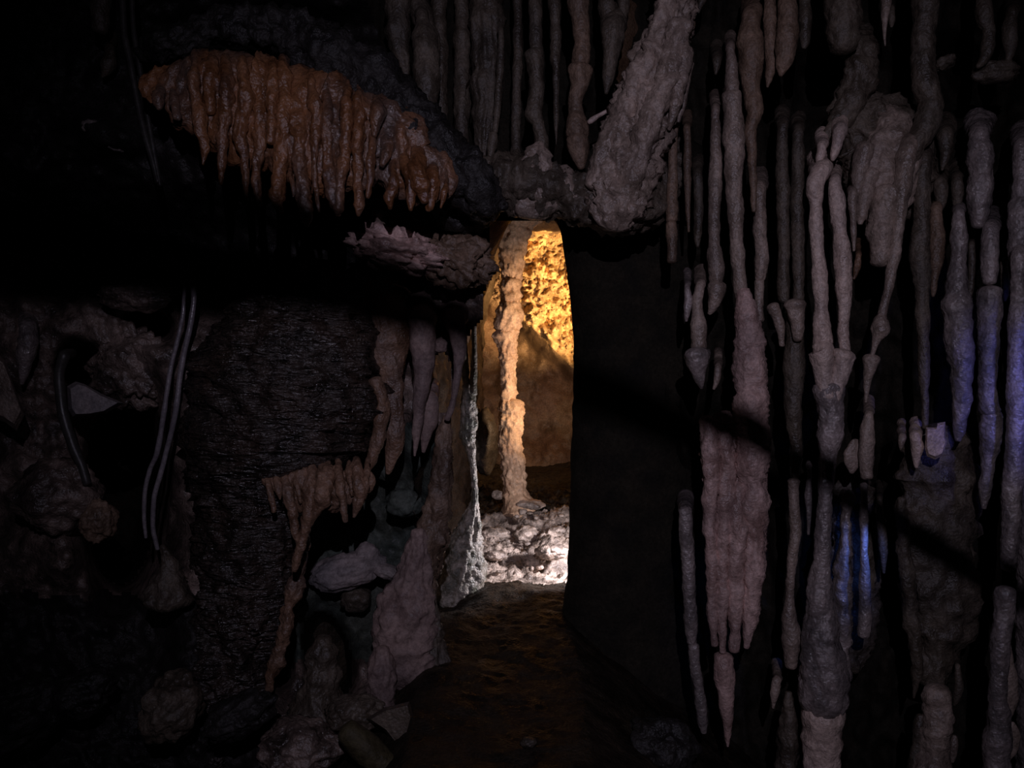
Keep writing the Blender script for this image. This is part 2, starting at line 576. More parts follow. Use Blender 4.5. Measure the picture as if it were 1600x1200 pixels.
def make_floor():
    obs = []
    for nm, xs, ys, mat in (('floor', (-4.5, 4.5, 0.05), (-3.0, 3.0, 0.06), 'floor'), ('floor_passage', (-1.4, 1.4, 0.011), (3.0, 9.4, 0.016), 'floor')):
        xx = np.arange(*xs)
        yy = np.arange(ys[0], ys[1] + ys[2], ys[2])
        Xg, Yg = np.meshgrid(xx, yy)
        P = np.stack([Xg, Yg, 0 * Xg], -1)
        z = floor_z(Xg, Yg) + 0.05 * fbm(P * 2.1, 4) + 0.022 * fbm(P * np.array([7, 16, 1]), 4, 0.6, True)
        rough = np.clip((Yg - 5.15) / 0.4, 0, 1) * np.clip((8.2 - Yg) / 0.8, 0, 1)
        z = z + rough * (0.10 * fbm(P * 6.0 + 3, 5, 0.6) + 0.05 * fbm(P * 19 + 9, 4, 0.6, True))
        z += 0.07 * bump(Xg, Yg, 0.05, 5.95, 0.6, 0.18, 0, 4) - 0.16 * bump(Xg, Yg, -0.1, 6.5, 0.4, 0.28, 0, 4) - 0.10 * bump(Xg, Yg, 0.3, 5.62, 0.16, 0.09, 0, 4)
        z -= 0.09 * bump(Xg, Yg, 0.04, 5.98, 0.16, 0.10, 0, 4)
        ny, nx = Xg.shape
        ii = np.arange(nx * ny).reshape(ny, nx)
        Fc = np.stack([ii[:-1, :-1], ii[:-1, 1:], ii[1:, 1:], ii[1:, :-1]], -1).reshape(-1, 4)
        o = struct(link(nm, np.stack([Xg, Yg, z], -1).reshape(-1, 3), Fc.tolist(), mat))
        if nm == 'floor_passage':
            o.data.materials.append(M['rubble'])
            cy = (Yg[:-1, :-1] + 0.12 * fbm(P[:-1, :-1] * 4, 3)).reshape(-1)
            o.data.polygons.foreach_set('material_index', ((cy > 5.28) & (cy < 6.9)).astype(int).tolist())
        obs.append(o)
    return obs


make_floor()


def surf(name, fn, nu, nv, mat):
    """surface from fn(u, v) -> xyz arrays"""
    U, Vv = np.meshgrid(np.linspace(0, 1, nu), np.linspace(0, 1, nv))
    P = fn(U, Vv)
    ii = np.arange(nu * nv).reshape(nv, nu)
    Fc = np.stack([ii[:-1, :-1], ii[1:, :-1], ii[1:, 1:], ii[:-1, 1:]], -1).reshape(-1, 4)
    return struct(link(name, P.reshape(-1, 3), Fc.tolist(), mat))


def roof(u, v):
    x, y = -5 + 10 * u, -3.5 + 9.0 * v
    P = np.stack([x, y, 0 * x], -1)
    return np.stack([x, y, 4.15 + 0.35 * fbm(P * 0.9, 5, 0.55) + 0.1 * fbm(P * 5, 4)], -1)


surf('ceiling', roof, 120, 120, 'dark')


def passage_left(u, v):
    y = 4.35 + 5.0 * u
    z = 0.2 + 3.2 * v
    px = np.interp(y, [4.35, 5.0, 6.0, 7.5, 9.4], [655, 652, 690, 742, 752])
    x = (px - 800) * y / F
    P = np.stack([x, y, z], -1)
    x = x + 0.12 * fbm(P * 1.8, 4) + 0.05 * fbm(P * 7, 4, 0.55, True) + 0.25 * np.clip(z - 2.2, 0, 1)
    return np.stack([x, y, z], -1)


surf('wall_passage_left', passage_left, 140, 120, 'innerwall')


def passage_right(u, v):
    y = 4.6 + 4.8 * u
    z = 0.1 + 3.6 * v
    x = np.interp(y, [4.6, 5.2, 7.0, 9.4], [0.55, 1.15, 1.5, 1.1])
    P = np.stack([x, y, z], -1)
    return np.stack([x + 0.15 * fbm(P * 2, 5), y, z], -1)


surf('wall_passage_right', passage_right, 60, 60, 'brownwall')


def passage_roof(u, v):
    y = 4.5 + 4.9 * u
    x = -1.2 + 2.8 * v
    z = np.interp(y, [4.5, 5.5, 7.0, 9.4], [2.62, 2.75, 2.98, 3.15])
    P = np.stack([x, y, z], -1)
    z = z + 0.02 - 0.25 * np.clip(np.abs(x - 0.15) - 0.5, 0, 2) - np.clip(5.0 * (x - 0.14) ** 2, 0, 0.9) * np.exp(-((y - 5.55) / 0.42) ** 2) + 0.12 * fbm(P * 2.2, 5) + 0.03 * fbm(P * 9, 3)
    return np.stack([x, y, z], -1)


surf('ceiling_passage', passage_roof, 120, 120, 'brownwall')


def depth_end(X, Y):
    d = 8.75 + rocknoise(X, Y, 0.25, 90, 4, seed=11.0)
    ledge = np.interp(X, [700, 800, 850, 895, 980], [430, 478, 522, 565, 600])        # slanting ledge under the pitted rock
    up = 1 / (1 + np.exp((Y - ledge) / 5))
    pit = rocknoise(X, Y, 0.34, 20, 5, seed=12.0, gain=0.55) + rocknoise(X, Y, 0.20, 9, 3, seed=13.0, ridge=True)
    d += up * (pit + 0.10)
    d -= 0.30 * np.exp(-0.5 * ((Y - ledge - 8) / 16) ** 2)
    d += (1 - up) * (0.35 - 0.45 * np.clip((Y - 560) / 150, 0, 1)) + (1 - up) * rocknoise(X, Y, 0.07, 26, 4, seed=15.0)
    d -= 0.5 * gauss(X, Y, 835, 352, 45, 16)                                          # arching roof lip
    return d


we = sheet('wall_passage_end', 690, 1120, 250, 780, 2.2, depth_end, 'warmwall')
me = we.data
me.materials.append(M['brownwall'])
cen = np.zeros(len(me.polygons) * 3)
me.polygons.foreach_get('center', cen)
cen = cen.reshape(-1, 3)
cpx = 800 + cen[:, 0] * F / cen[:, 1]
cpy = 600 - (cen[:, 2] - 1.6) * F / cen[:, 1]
me.polygons.foreach_set('material_index', ((cpx < 806 + 6 * perlin(np.stack([cpy / 9, 0 * cpy, 0 * cpy], -1))) | (cpy > np.interp(cpx, [700, 800, 850, 895, 980], [436, 484, 530, 575, 610]))).astype(int).tolist())  # below the ledge its shade is put into the darker rock colour

# ---------------------------------------------------------------- big rock bodies
S('rock_pillar', 'wide black unlit rock pillar right of the glowing passage', 'rock pillar', 'black', 4.62,  # shade beneath the lintel is put into the near-black colour
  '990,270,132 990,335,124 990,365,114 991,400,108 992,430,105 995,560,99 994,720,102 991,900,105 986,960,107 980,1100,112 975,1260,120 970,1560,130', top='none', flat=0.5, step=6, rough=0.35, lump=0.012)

lb = S('rock_lintel', 'rugged grey rock beam bridging the top of the passage', 'rock beam', 'dim', 4.02,
  '700,268,20,0.25 760,285,34 810,288,44 860,300,38 905,308,38 950,318,44 985,318,44 1015,290,40,0.1 1045,250,26,0.4', top='none', flat=1.1, step=3.5, rough=3.0, lump=0.15)
for s in ('843,226,12,-0.03 840,248,22,-0.03 836,275,34,-0.02 832,300,42,0 830,322,40,0.02',
          '880,262,8,-0.04 888,285,12,-0.06 896,310,16,-0.06 900,330,14,-0.02',
          '925,262,10,-0.1 935,285,14,-0.1 940,310,12,-0.08'):
    S('knuckle', '', '', 'grey', 4.0, s, top='none', parent=lb, part='knuckle', step=3, rough=2.4, flat=0.7)
R('knuckle', '', '', 'dim', 968, 335, 46, 30, 4.0, parent=lb, amp=0.6, sub=5)

vp = S('leaning_flowstone', 'rough grey flowstone pillar leaning down leftwards from the roof', 'flowstone', 'grey', 3.88,
  '1062,-150,30 1058,0,24 1036,80,36 1008,170,44 980,255,46 964,325,42 960,350,24', top='none', flat=0.75, rough=2.4, flute=0.8, step=4, freq=1.6)
for s in ('1048,-20,14 1026,60,17 992,130,17 966,190,15 940,240,14 926,290,12',
          '1062,40,20,-.04 1040,130,20,-.05 1014,190,18,-.06 992,260,18,-.04 975,320,16',
          '1070,80,13,-.05 1062,130,13,-.06 1052,175,9,-.05 1046,202,4,-.04',
          '1074,100,8,.02 1068,150,8,.02 1060,190,3,.02'):
    S('fold', '', '', 'grey', 3.84, s, top='none', parent=vp, part='fold', step=4, rough=1.5, freq=1.5)
S('twig_formation', 'thin twig-like formation branching left off the leaning pillar', 'helictite', 'pale', 3.95, '975,160,4 955,170,3 942,177,3 925,188,4 920,191,3', top='none', step=3)

# ---------------------------------------------------------------- stalactites over the passage
T = 'stalactite'
S(T, 'broad blunt grey stalactite right above the upper end of the orange curtain', T, 'dim', 4.15, '622,0,20 621,45,19 626,85,14 634,112,6 637,122,2', top='roof')
S(T, 'pale grey club-shaped stalactite with rounded shoulder, left of the dark grooves', T, 'dim', 4.10, '660,30,9 664,58,20 666,95,21 666,135,19 668,170,14 667,195,6 666,206,2')
S(T, 'short lumpy stalactite hanging just above the club-shaped one', T, 'dim', 4.22, '652,0,14 660,25,16 672,55,15 680,85,9 682,100,3', top='roof')
S(T, 'dark flat stalactite behind the club-shaped one, nearest the black gap', T, 'dim', 4.35, '686,0,12 687,80,13 688,170,11 690,205,7 691,225,2', top='roof')
S(T, 'dark round stalactite standing alone between two black gaps above passage', T, 'dim', 4.40, '722,0,12 722,90,13 722,170,13 721,230,10 722,262,4', top='roof')
S(T, 'widest dark grooved stalactite above the left end of the rock beam', T, 'dim', 4.30, '760,0,24 762,90,24 760,170,20 756,230,13 757,262,6', top='roof', flute=0.8)
S(T, 'thin pale stalactite with a crack and carrot tip beside widest dark one', T, 'dim', 4.12, '783,55,5 781,110,6 778,160,6 774,206,5 | 770,210,7 769,222,9 766,245,6 764,272,2')
S(T, 'dark slim stalactite touching the beam, left of the cracked one', T, 'dim', 4.28, '808,0,7 809,60,8 807,150,8 806,220,8 807,268,9', top='roof')
S(T, 'slim stalactite with flared collar under a crack, reaching the rock beam', T, 'dim', 4.02, '836,0,12 837,40,10 838,80,11 | 834,84,17 838,105,13 838,150,12 834,176,13 840,192,9 846,222,11 846,250,16', top='roof')
S(T, 'long needle-thin stalactite between the collared one and the knobby one', T, 'dim', 4.04, '866,0,10 868,50,9 867,92,9 869,105,6 869,160,5 869,205,3 869,226,1', top='roof')
S(T, 'knobby brown stalactite like stacked bulbs above the right of the opening', T, 'dusk', 3.98, '902,0,15 908,50,13 909,88,13 906,104,11 | 907,108,19 905,135,15 899,165,11 900,188,14 902,212,17 | 902,218,17 905,244,14 908,262,6', top='roof')
S(T, 'two-stranded dark stalactite ending at the broad tooth in the gap', T, 'dim', 4.12, '946,0,13 950,25,13 952,46,9', top='roof')
S(T, 'short dark strand beside the leaning pillar, over the tooth', T, 'dim', 4.14, '974,0,11 971,28,9 968,46,6', top='roof')
S(T, 'broad tooth-shaped stalactite hanging in the gap left of the leaning pillar', T, 'dim', 4.02, '958,50,18 956,70,15 953,98,12 950,125,8 947,146,3', back=0.2)
S(T, 'short smooth stalactite along the upper right side of the leaning pillar', T, 'dusk', 3.95, '1076,0,9 1076,35,10 1074,58,8 1071,70,3', top='roof')

# ---------------------------------------------------------------- stalactites right of the pier
S(T, 'thin stalactite with a mid crack, first right of the black pillar top', T, 'dusk', 3.95, '1055,205,6 1051,250,7 1050,300,9 1049,344,9 | 1049,349,9 1050,380,8 1050,408,8', )
S(T, 'needle stalactite second from the black pillar', T, 'dusk', 4.0, '1074,205,6 1074,270,6 1075,325,4 1076,362,2')
S(T, 'short ragged dark stalactite between the needle and the flared one', T, 'dim', 4.05, '1090,275,7 1092,330,7 1090,365,6 1090,385,3')
S(T, 'stalactite widening into a blunt foot resting on a small block', T, 'grey', 3.95, '1118,175,7 1119,240,9 1117,320,10 1116,380,10 1117,400,12 1120,430,11 1119,444,9 | 1121,447,14 1118,466,12 1112,484,6 1108,490,3')
S(T, 'small dark tip pointing down high in the black gap', T, 'dim', 4.15, '1120,96,8 1119,106,5 1118,116,2')
S(T, 'short pale blade at the top edge right of the leaning pillar', T, 'dim', 4.1, '1098,0,7 1094,8,5 1091,20,2', top='roof')
S(T, 'long jointed stalactite running down onto the rippled column', T, 'grey', 3.88, '1141,80,7 1143,110,10 1143,144,11 | 1143,149,14 1146,200,15 1147,260,15 1147,300,13 1150,345,11 1152,390,10 1156,440,10 1162,480,12')
S(T, 'thick banded stalactite narrowing to a thin drooping tail', T, 'dusk', 3.92, '1174,30,14 1172,60,19 1173,105,18 1174,140,14 1180,175,13 1172,205,9 1175,240,7 1177,290,6 1178,330,4', ring=0.5)
S(T, 'smooth finger beside the thick banded stalactite', T, 'dusk', 3.98, '1203,0,10 1204,55,10 1205,95,9 1202,122,6 1199,136,2', top='roof')
S(T, 'pear-bottomed broad stalactite at the top, right of the smooth finger', T, 'dusk', 3.9, '1230,0,15 1231,40,18 1229,75,16 1224,102,10 1220,118,3', top='roof')
S(T, 'straight flat-ended stalactite right of the pear-bottomed one', T, 'dim', 3.95, '1257,0,9 1258,40,10 1258,66,8 1256,75,4', top='roof')
S(T, 'dull short stalactite ending at a crack over the big rippled column', T, 'grey', 4.0, '1186,300,11 1188,360,10 1190,395,10 1188,436,8 | 1186,440,8 1186,470,7 1186,500,8')
S('column', 'stout flowstone column covered in fine horizontal ripples', 'column', 'pink', 3.85, '1160,455,9 1166,490,16 1171,525,22 1172,570,24 1172,620,25 1176,670,24 1175,720,22 1172,770,18,0.05 1168,830,11,0.1', top='none', ripple=0.016, step=3.5)
cu = S('flowstone_drape', 'mauve draped flowstone curtain with fringed hem below the rippled column', 'curtain', 'pink', 3.92, '1128,650,16 1136,680,32 1146,720,44 1150,780,45 1150,860,40 1148,920,34 1146,960,22', top='none', flat=0.45, step=4, rough=1.6, flute=0.6)
for s in ('1104,655,11 1110,700,15 1112,740,14 1108,800,10 1113,880,10 1113,950,8 1117,1008,4',
          '1130,680,12 1136,720,13 1134,790,15 1128,860,13 1128,940,10 1130,1018,6',
          '1178,690,18 1176,740,22 1177,800,20 1178,870,18 1174,940,13 1168,1000,6 1166,1012,3',
          '1152,760,15 1150,830,17 1150,900,14 1149,960,11 1147,1016,6',
          '1190,720,8 1188,800,9 1184,880,9 1178,950,5'):
    S('fold', '', '', 'pink', 3.86, s, top='none', parent=cu, part='fold', step=4, rough=1.5, ripple=0.005)
S(T, 'carrot-shaped stalactite dangling below the fringed mauve curtain', T, 'pink', 3.88, '1131,1027,14 1133,1060,15 1135,1095,12 1137,1130,7 1137,1152,5 1137,1166,2', top='none')
S(T, 'slender glossy stalactite with a crack, low against the black pillar', T, 'wet', 3.9, '1070,800,9 1074,850,11 1076,900,10 1078,950,11 1081,1004,8 | 1083,1009,9 1088,1050,9 1094,1095,9 1098,1128,7 1100,1144,4')
S(T, 'small glossy bluish stalactite left of the little block', T, 'wet', 3.92, '1074,450,5 1076,470,7 1073,490,5 1072,502,2', back=0.3)
S(T, 'brownish hanging stub ending at the crack over the glossy cone', T, 'grey', 3.9, '1094,448,8 1090,480,8 1091,505,12 1092,530,13 1092,544,13', back=0.3)
S(T, 'short glossy blue-lit cone pointing down beside the black pillar', T, 'wet', 3.84, '1088,553,21 1090,570,17 1092,587,10 1095,600,5 1096,607,2', top='none', rough=0.8)
S(T, 'little pale knob tip right of the glossy cone', T, 'grey', 3.9, '1122,575,6 1121,588,6 1118,600,4 1115,608,2', back=0.3)

S(T, 'stubby broad blue-grey stalactite with flat broken end near the top', T, 'dim', 3.9, '1317,0,26 1317,40,26 1317,66,25 1317,74,22', top='roof', ripple=0.004)
S(T, 'tapering pale icicle at the top, left of the tall thick trunk', T, 'grey', 4.0, '1385,0,8 1383,30,5 1382,52,3 1383,72,1', top='roof')
S(T, 'tiny nub beside the tapering icicle', T, 'dim', 4.05, '1393,20,5 1394,32,5 1393,42,2')
S('flowstone', 'dark horizontally striped flowstone bulge between stubby stalactite and trunk', 'flowstone', 'dim', 4.0, '1345,85,22 1345,110,26 1338,140,24 1318,175,18 1295,215,12', flat=0.8, ripple=0.012, rough=1.4, step=4)
S('column', 'tall thick grey trunk bending left at its foot, upper right', 'column', 'dim', 3.85, '1446,0,19 1443,50,18 1442,100,18 1446,135,19 1454,160,18 1447,195,18 1432,225,16 1424,250,10', top='roof')
S(T, 'lumpy curved stalactite at the top, right of the thick trunk', T, 'dim', 4.0, '1537,0,10 1538,25,13 1545,50,10 1543,75,10 1536,95,7 1528,104,4', top='roof')
S(T, 'finger-like stalactite near the upper right corner', T, 'dim', 4.0, '1581,22,9 1578,50,11 1578,75,9 1575,94,4')
R('flowstone_lump', 'rounded dark knob under the two upper right stalactites', 'flowstone', 'dim', 1556, 114, 34, 17, 4.05, amp=0.5)
R('flowstone_lump', 'small angular knob just right of the thick trunk', 'flowstone', 'dim', 1477, 98, 16, 11, 3.98, amp=0.5, rot=0.4)

ap = S('flowstone_apron', 'hanging grey flowstone apron with a blunt tongue, mid right', 'flowstone', 'grey', 3.95, '1400,205,30 1392,240,46 1385,280,48 1383,320,36 1380,350,26', flat=0.6, ripple=0.012, rough=1.5, step=4)
for s in ('1384,300,22 1378,340,21 1377,380,18 1375,410,14',
          '1350,230,14 1345,260,12 1340,290,9 1338,305,4',
          '1362,270,13 1352,300,12 1346,335,8 1344,350,3',
          '1428,225,18 1420,260,15 1412,300,12'):
    S('tongue', '', '', 'grey', 3.88, s, top='none', parent=ap, part='tongue', step=4, ripple=0.006)
S('shelf', '', '', 'dim', 4.06, '1325,140,26 1345,175,44 1378,215,66 1392,255,74 1388,300,58 1376,340,30', top='none', parent=ap, part='shelf', flat=0.5, rough=2.6, ripple=0.014)
S(T, 'long bent stalactite with a knobby bulge above a small cup', T, 'grey', 3.84, '1420,230,14 1412,275,13 1406,330,11 1400,380,9 1392,430,8 1385,465,6 1379,490,6 1376,502,11 1374,516,13 1369,530,7 1366,545,4 1362,558,3')
S('stalagmite', 'small cup-topped spike standing below the knobby bent stalactite', 'stalagmite', 'grey', 3.86, '1361,560,13 1359,574,10 1356,592,6 1354,612,4 1353,628,2', top='none')
S(T, 'fat little nub hanging like a thumb beside the apron', T, 'pale', 3.84, '1312,208,11 1308,225,10 1304,240,7 1301,250,3', back=0.25)
S(T, 'smaller pale thumb nub left of the fat nub', T, 'pale', 3.84, '1284,232,8 1282,244,8 1280,256,5', back=0.25)
S(T, 'long pale stalactite ending at a crack over the left cup', T, 'pale', 3.8, '1281,272,14 1273,292,14 1275,325,10 1276,370,10 1280,420,11 1283,480,11 1285,520,13 1286,536,13')
S(T, 'long pale stalactite ending at a crack over the right cup', T, 'pale', 3.82, '1304,288,9 1307,320,12 1312,360,11 1316,400,13 1319,440,13 1318,480,10 1318,520,9 1320,550,8')
S(T, 'thin pale strand right of the two long cracked stalactites', T, 'grey', 3.86, '1332,305,8 1333,340,5 1334,370,4 1334,392,2')
S(T, 'small yellowish splinter behind the right long stalactite', T, 'ochre', 3.95, '1341,402,4 1340,415,5 1337,428,3 1334,436,2', back=0.2)
yc = S('column', 'tall glossy mauve column with a forked top, broad banded foot', 'column', 'pale', 3.8,
       '1294,605,21 1297,640,22 1295,680,17 1293,720,13 1290,760,11 1287,800,11 1284,860,13 1282,910,17 1281,950,22 1283,990,26 1285,1020,32 1287,1060,35 1286,1102,32 | 1286,1107,31 1284,1150,31 1283,1200,28 1284,1320,30', top='none', step=4, part='base')
yc.data.materials[0] = M['wet']
for s in ('1273,540,5 1283,545,18 1286,565,16 1288,590,15 1292,620,15', '1316,556,20 1313,572,14 1308,595,12 1302,625,12'):
    o = S('cup', '', '', 'pale', 3.78, s, top='none', parent=yc, part='cup', step=4)
S(T, 'grey-green strand long and straight, right of the apron', T, 'dim', 3.92, '1443,250,12 1440,300,14 1440,350,13 1438,385,15 1440,440,12 1442,500,10 1444,560,9 1445,620,6 1446,668,4')
S(T, 'small pointed nub at the foot of the trunk, its right side', T, 'dim', 3.95, '1477,215,12 1478,236,10 1474,256,6 1472,266,2', back=0.3)
S(T, 'ragged brown stalactite between green strand and glossy pair', T, 'dusk', 3.95, '1462,330,8 1463,375,11 1463,400,10 1460,430,7 1459,455,4 1458,463,2')
S(T, 'short dim stalactite above the ragged brown one', T, 'dim', 4.0, '1470,290,10 1471,315,9 1470,328,4')
S(T, 'dim stalactite hanging above the left glossy stalactite', T, 'dim', 3.98, '1495,285,9 1496,310,8 1495,330,4')
S(T, 'left stalactite of the glossy pair, blue highlights, rounded tip', T, 'wet', 3.84, '1498,335,9 1499,380,13 1497,420,13 1494,450,18 1496,490,20 1499,540,20 1503,590,16 1501,640,12 1498,675,8 1497,688,4')
S(T, 'short thick scaly stalactite over the right of the glossy pair', T, 'wet', 3.9, '1530,215,15 1532,250,18 1532,300,18 1530,335,13 1528,353,8', ripple=0.006)
S(T, 'right stalactite of the glossy pair, jointed with long thin tip', T, 'wet', 3.82, '1548,362,12 1546,400,14 1545,440,11 | 1546,455,16 1546,500,17 1544,560,14 1543,610,13 1547,642,16 | 1549,648,16 1548,690,14 1543,730,10 1539,770,7 1537,794,3')
S(T, 'thin dark strand left of the scaly stalactite', T, 'dim', 4.0, '1518,385,5 1519,420,6 1516,450,5 1514,470,3')
S(T, 'thin strand between jointed glossy stalactite and right edge', T, 'dim', 3.98, '1569,415,6 1571,440,7 1571,460,5 1570,470,2')
S('column', 'tall sparkling wet column along the right edge, violet glints', 'column', 'wet', 3.7, '1592,400,10 1592,450,12 1591,500,15 1588,560,13 1588,620,14 1586,680,15 1584,740,15 1581,800,14 1578,850,12 1575,888,10 | 1571,922,13 1566,980,14 1561,1040,13 1558,1095,13 1560,1125,18 1558,1200,18 1558,1320,20', top='wall')
S('column', 'broad dark column cut by the right picture edge, lit blue', 'column', 'wet', 4.0, '1616,380,16 1614,450,22 1616,560,24 1613,680,25 1615,800,22 1616,900,24 1616,1330,26')
S(T, 'broad blue-tinged stalactite at right edge above the sparkling column', T, 'wet', 3.78, '1596,230,12 1596,300,14 1594,360,17 1593,400,14 1592,430,7')
S('flowstone_flake', 'grey flat flake clinging to right side of the lower sparkling column', 'flowstone', 'grey', 3.78, '1574,1000,5 1577,1035,7 1579,1062,12 1578,1090,13 1574,1115,9 1573,1125,4', top='none', flat=0.5)
S('flowstone_flake', 'small lower flake beside the bulging foot at the right edge', 'flowstone', 'grey', 3.78, '1582,1130,4 1585,1150,9 1582,1170,8 1577,1185,3', top='none', flat=0.5)
hr = S('hanging_rock', 'large dim hanging rock mass left of the lower sparkling column', 'rock', 'dim', 4.1, '1462,690,52 1468,740,58 1466,800,60 1464,860,56 1470,920,56 1472,970,48 1466,1020,34 1450,1060,24', top='none', flat=0.6, step=6, rough=2.0, freq=1.2)
S('edge_strand', '', '', 'dim', 4.0, '1408,780,8 1411,840,10 1418,900,9 1424,960,12 1430,1010,9 1432,1050,8 1428,1090,3', top='none', parent=hr, part='edge_strand', rough=2)
SL('flowstone_plate', 'pale grey shovel-shaped plate at the tip of the green strand', 'flowstone', 'pale', '1446,668 1462,668 1464,661 1477,659 1477,684 1480,690 1472,712 1460,718 1448,713 1445,700', 3.86, 0.07)
S(T, 'small pale violet drip left of the shovel-shaped plate', T, 'pale', 3.88, '1431,685,8 1433,700,9 1432,718,6 1432,730,3', back=0.2)
S(T, 'tiny pale triangular drip left of the small violet drip', T, 'grey', 3.9, '1409,686,6 1408,695,4 1407,703,1', back=0.2)
S(T, 'blue-grey stalactite with a broad wing above the blue niche', T, 'grey', 3.92, '1357,650,7 1356,680,12 1354,715,11 1354,745,9', back=0.3)
S('flowstone_wing', 'thin grey wing plate left of the blue-grey stalactite', 'flowstone', 'grey', 3.98, '1338,690,8 1332,710,15 1332,730,9 1331,738,4', top='none', flat=0.4)
S('flowstone', 'dark blue-lit flowstone backing behind the bright blue strand', 'rock', 'dim', 4.32, '1336,745,24 1336,800,34 1336,880,38 1334,960,36 1328,1040,22', top='none', flat=0.4, rough=2.4)
S(T, 'narrow bright blue strand hanging in the blue niche', T, 'wet', 3.95, '1350,760,5 1350,800,6 1350,850,6 1351,900,8 1351,950,9 1350,992,9', back=0.75)
S(T, 'dark blue lumpy strand left of the bright blue one', T, 'wet', 4.05, '1324,780,8 1320,840,9 1318,890,13 1317,950,13 1316,1000,14 1318,1060,10', back=0.75, rough=2)
S(T, 'dim mottled strand at the right side of the blue niche', T, 'dim', 4.05, '1374,780,4 1378,830,7 1380,870,6 1381,895,2', back=0.75)
S('stalagmite', 'slim cup-topped stalagmite left of the tall mauve column', 'stalagmite', 'grey', 3.9, '1240,752,10 1240,764,8 1241,790,8 1243,830,9 1238,870,8 1234,920,7 1233,960,10 1238,1000,15 1236,1040,10', top='none')
S(T, 'dull strand with a broken end above the slim cup-topped stalagmite', T, 'dim', 3.95, '1242,500,13 1242,560,15 1240,640,14 1243,690,10 1243,730,7 1243,748,5')
S('flowstone_cup', 'pale cup-shaped stub under a crack, left of the long pale stalactites', 'flowstone', 'grey', 3.88, '1242,476,17 1244,490,14 1246,510,11 1246,530,7', top='none')
S('flowstone_cup', 'small pale wedge stub beside the cup-shaped stub', 'flowstone', 'grey', 3.9, '1208,478,9 1213,490,8 1219,512,6 1222,540,4', top='none')
S(T, 'dark straight stalactite ending over the small wedge stub', T, 'dim', 4.0, '1222,200,9 1223,300,10 1224,400,10 1225,470,8')
S(T, 'dark straight stalactite ending over the cup-shaped stub', T, 'dim', 4.0, '1247,210,9 1246,300,10 1247,400,10 1248,470,9')
S(T, 'tiny violet spike between slim stalagmite and tall mauve column', T, 'wet', 3.9, '1264,750,4 1263,770,6 1264,795,4 1263,835,2', back=0.3)
S(T, 'small grey spike near the bottom, left of the banded foot', T, 'grey', 3.95, '1214,1062,6 1211,1080,8 1209,1096,4 1208,1106,2', back=0.3)
S('stalagmite', 'rough dim stalagmite rising at the bottom left of the banded foot', 'stalagmite', 'dim', 3.9, '1232,1082,5 1231,1110,11 1232,1140,14 1230,1190,15 1230,1320,18', top='none', rough=1.8)
S('stalagmite', 'broken-banded stump at the bottom between the two tall columns', 'stalagmite', 'grey', 3.85, '1464,1079,19 1464,1105,20 1464,1136,20 | 1460,1142,22 1461,1170,23 1456,1200,27 1455,1320,32', top='none', ripple=0.008)
S('stalagmite', 'small spike standing left of the broken-banded stump', 'stalagmite', 'dim', 3.88, '1437,1118,5 1436,1135,9 1433,1160,8 1430,1200,12', top='none')
S('stalagmite', 'small pale leaf-shaped spike right of the broken-banded stump', 'stalagmite', 'grey', 3.88, '1492,1150,3 1490,1165,7 1488,1180,6 1487,1190,3', top='none')
S(T, 'thin ragged strand above the pale leaf-shaped spike', T, 'dim', 3.95, '1496,1040,4 1498,1070,7 1494,1095,5 1491,1102,2')

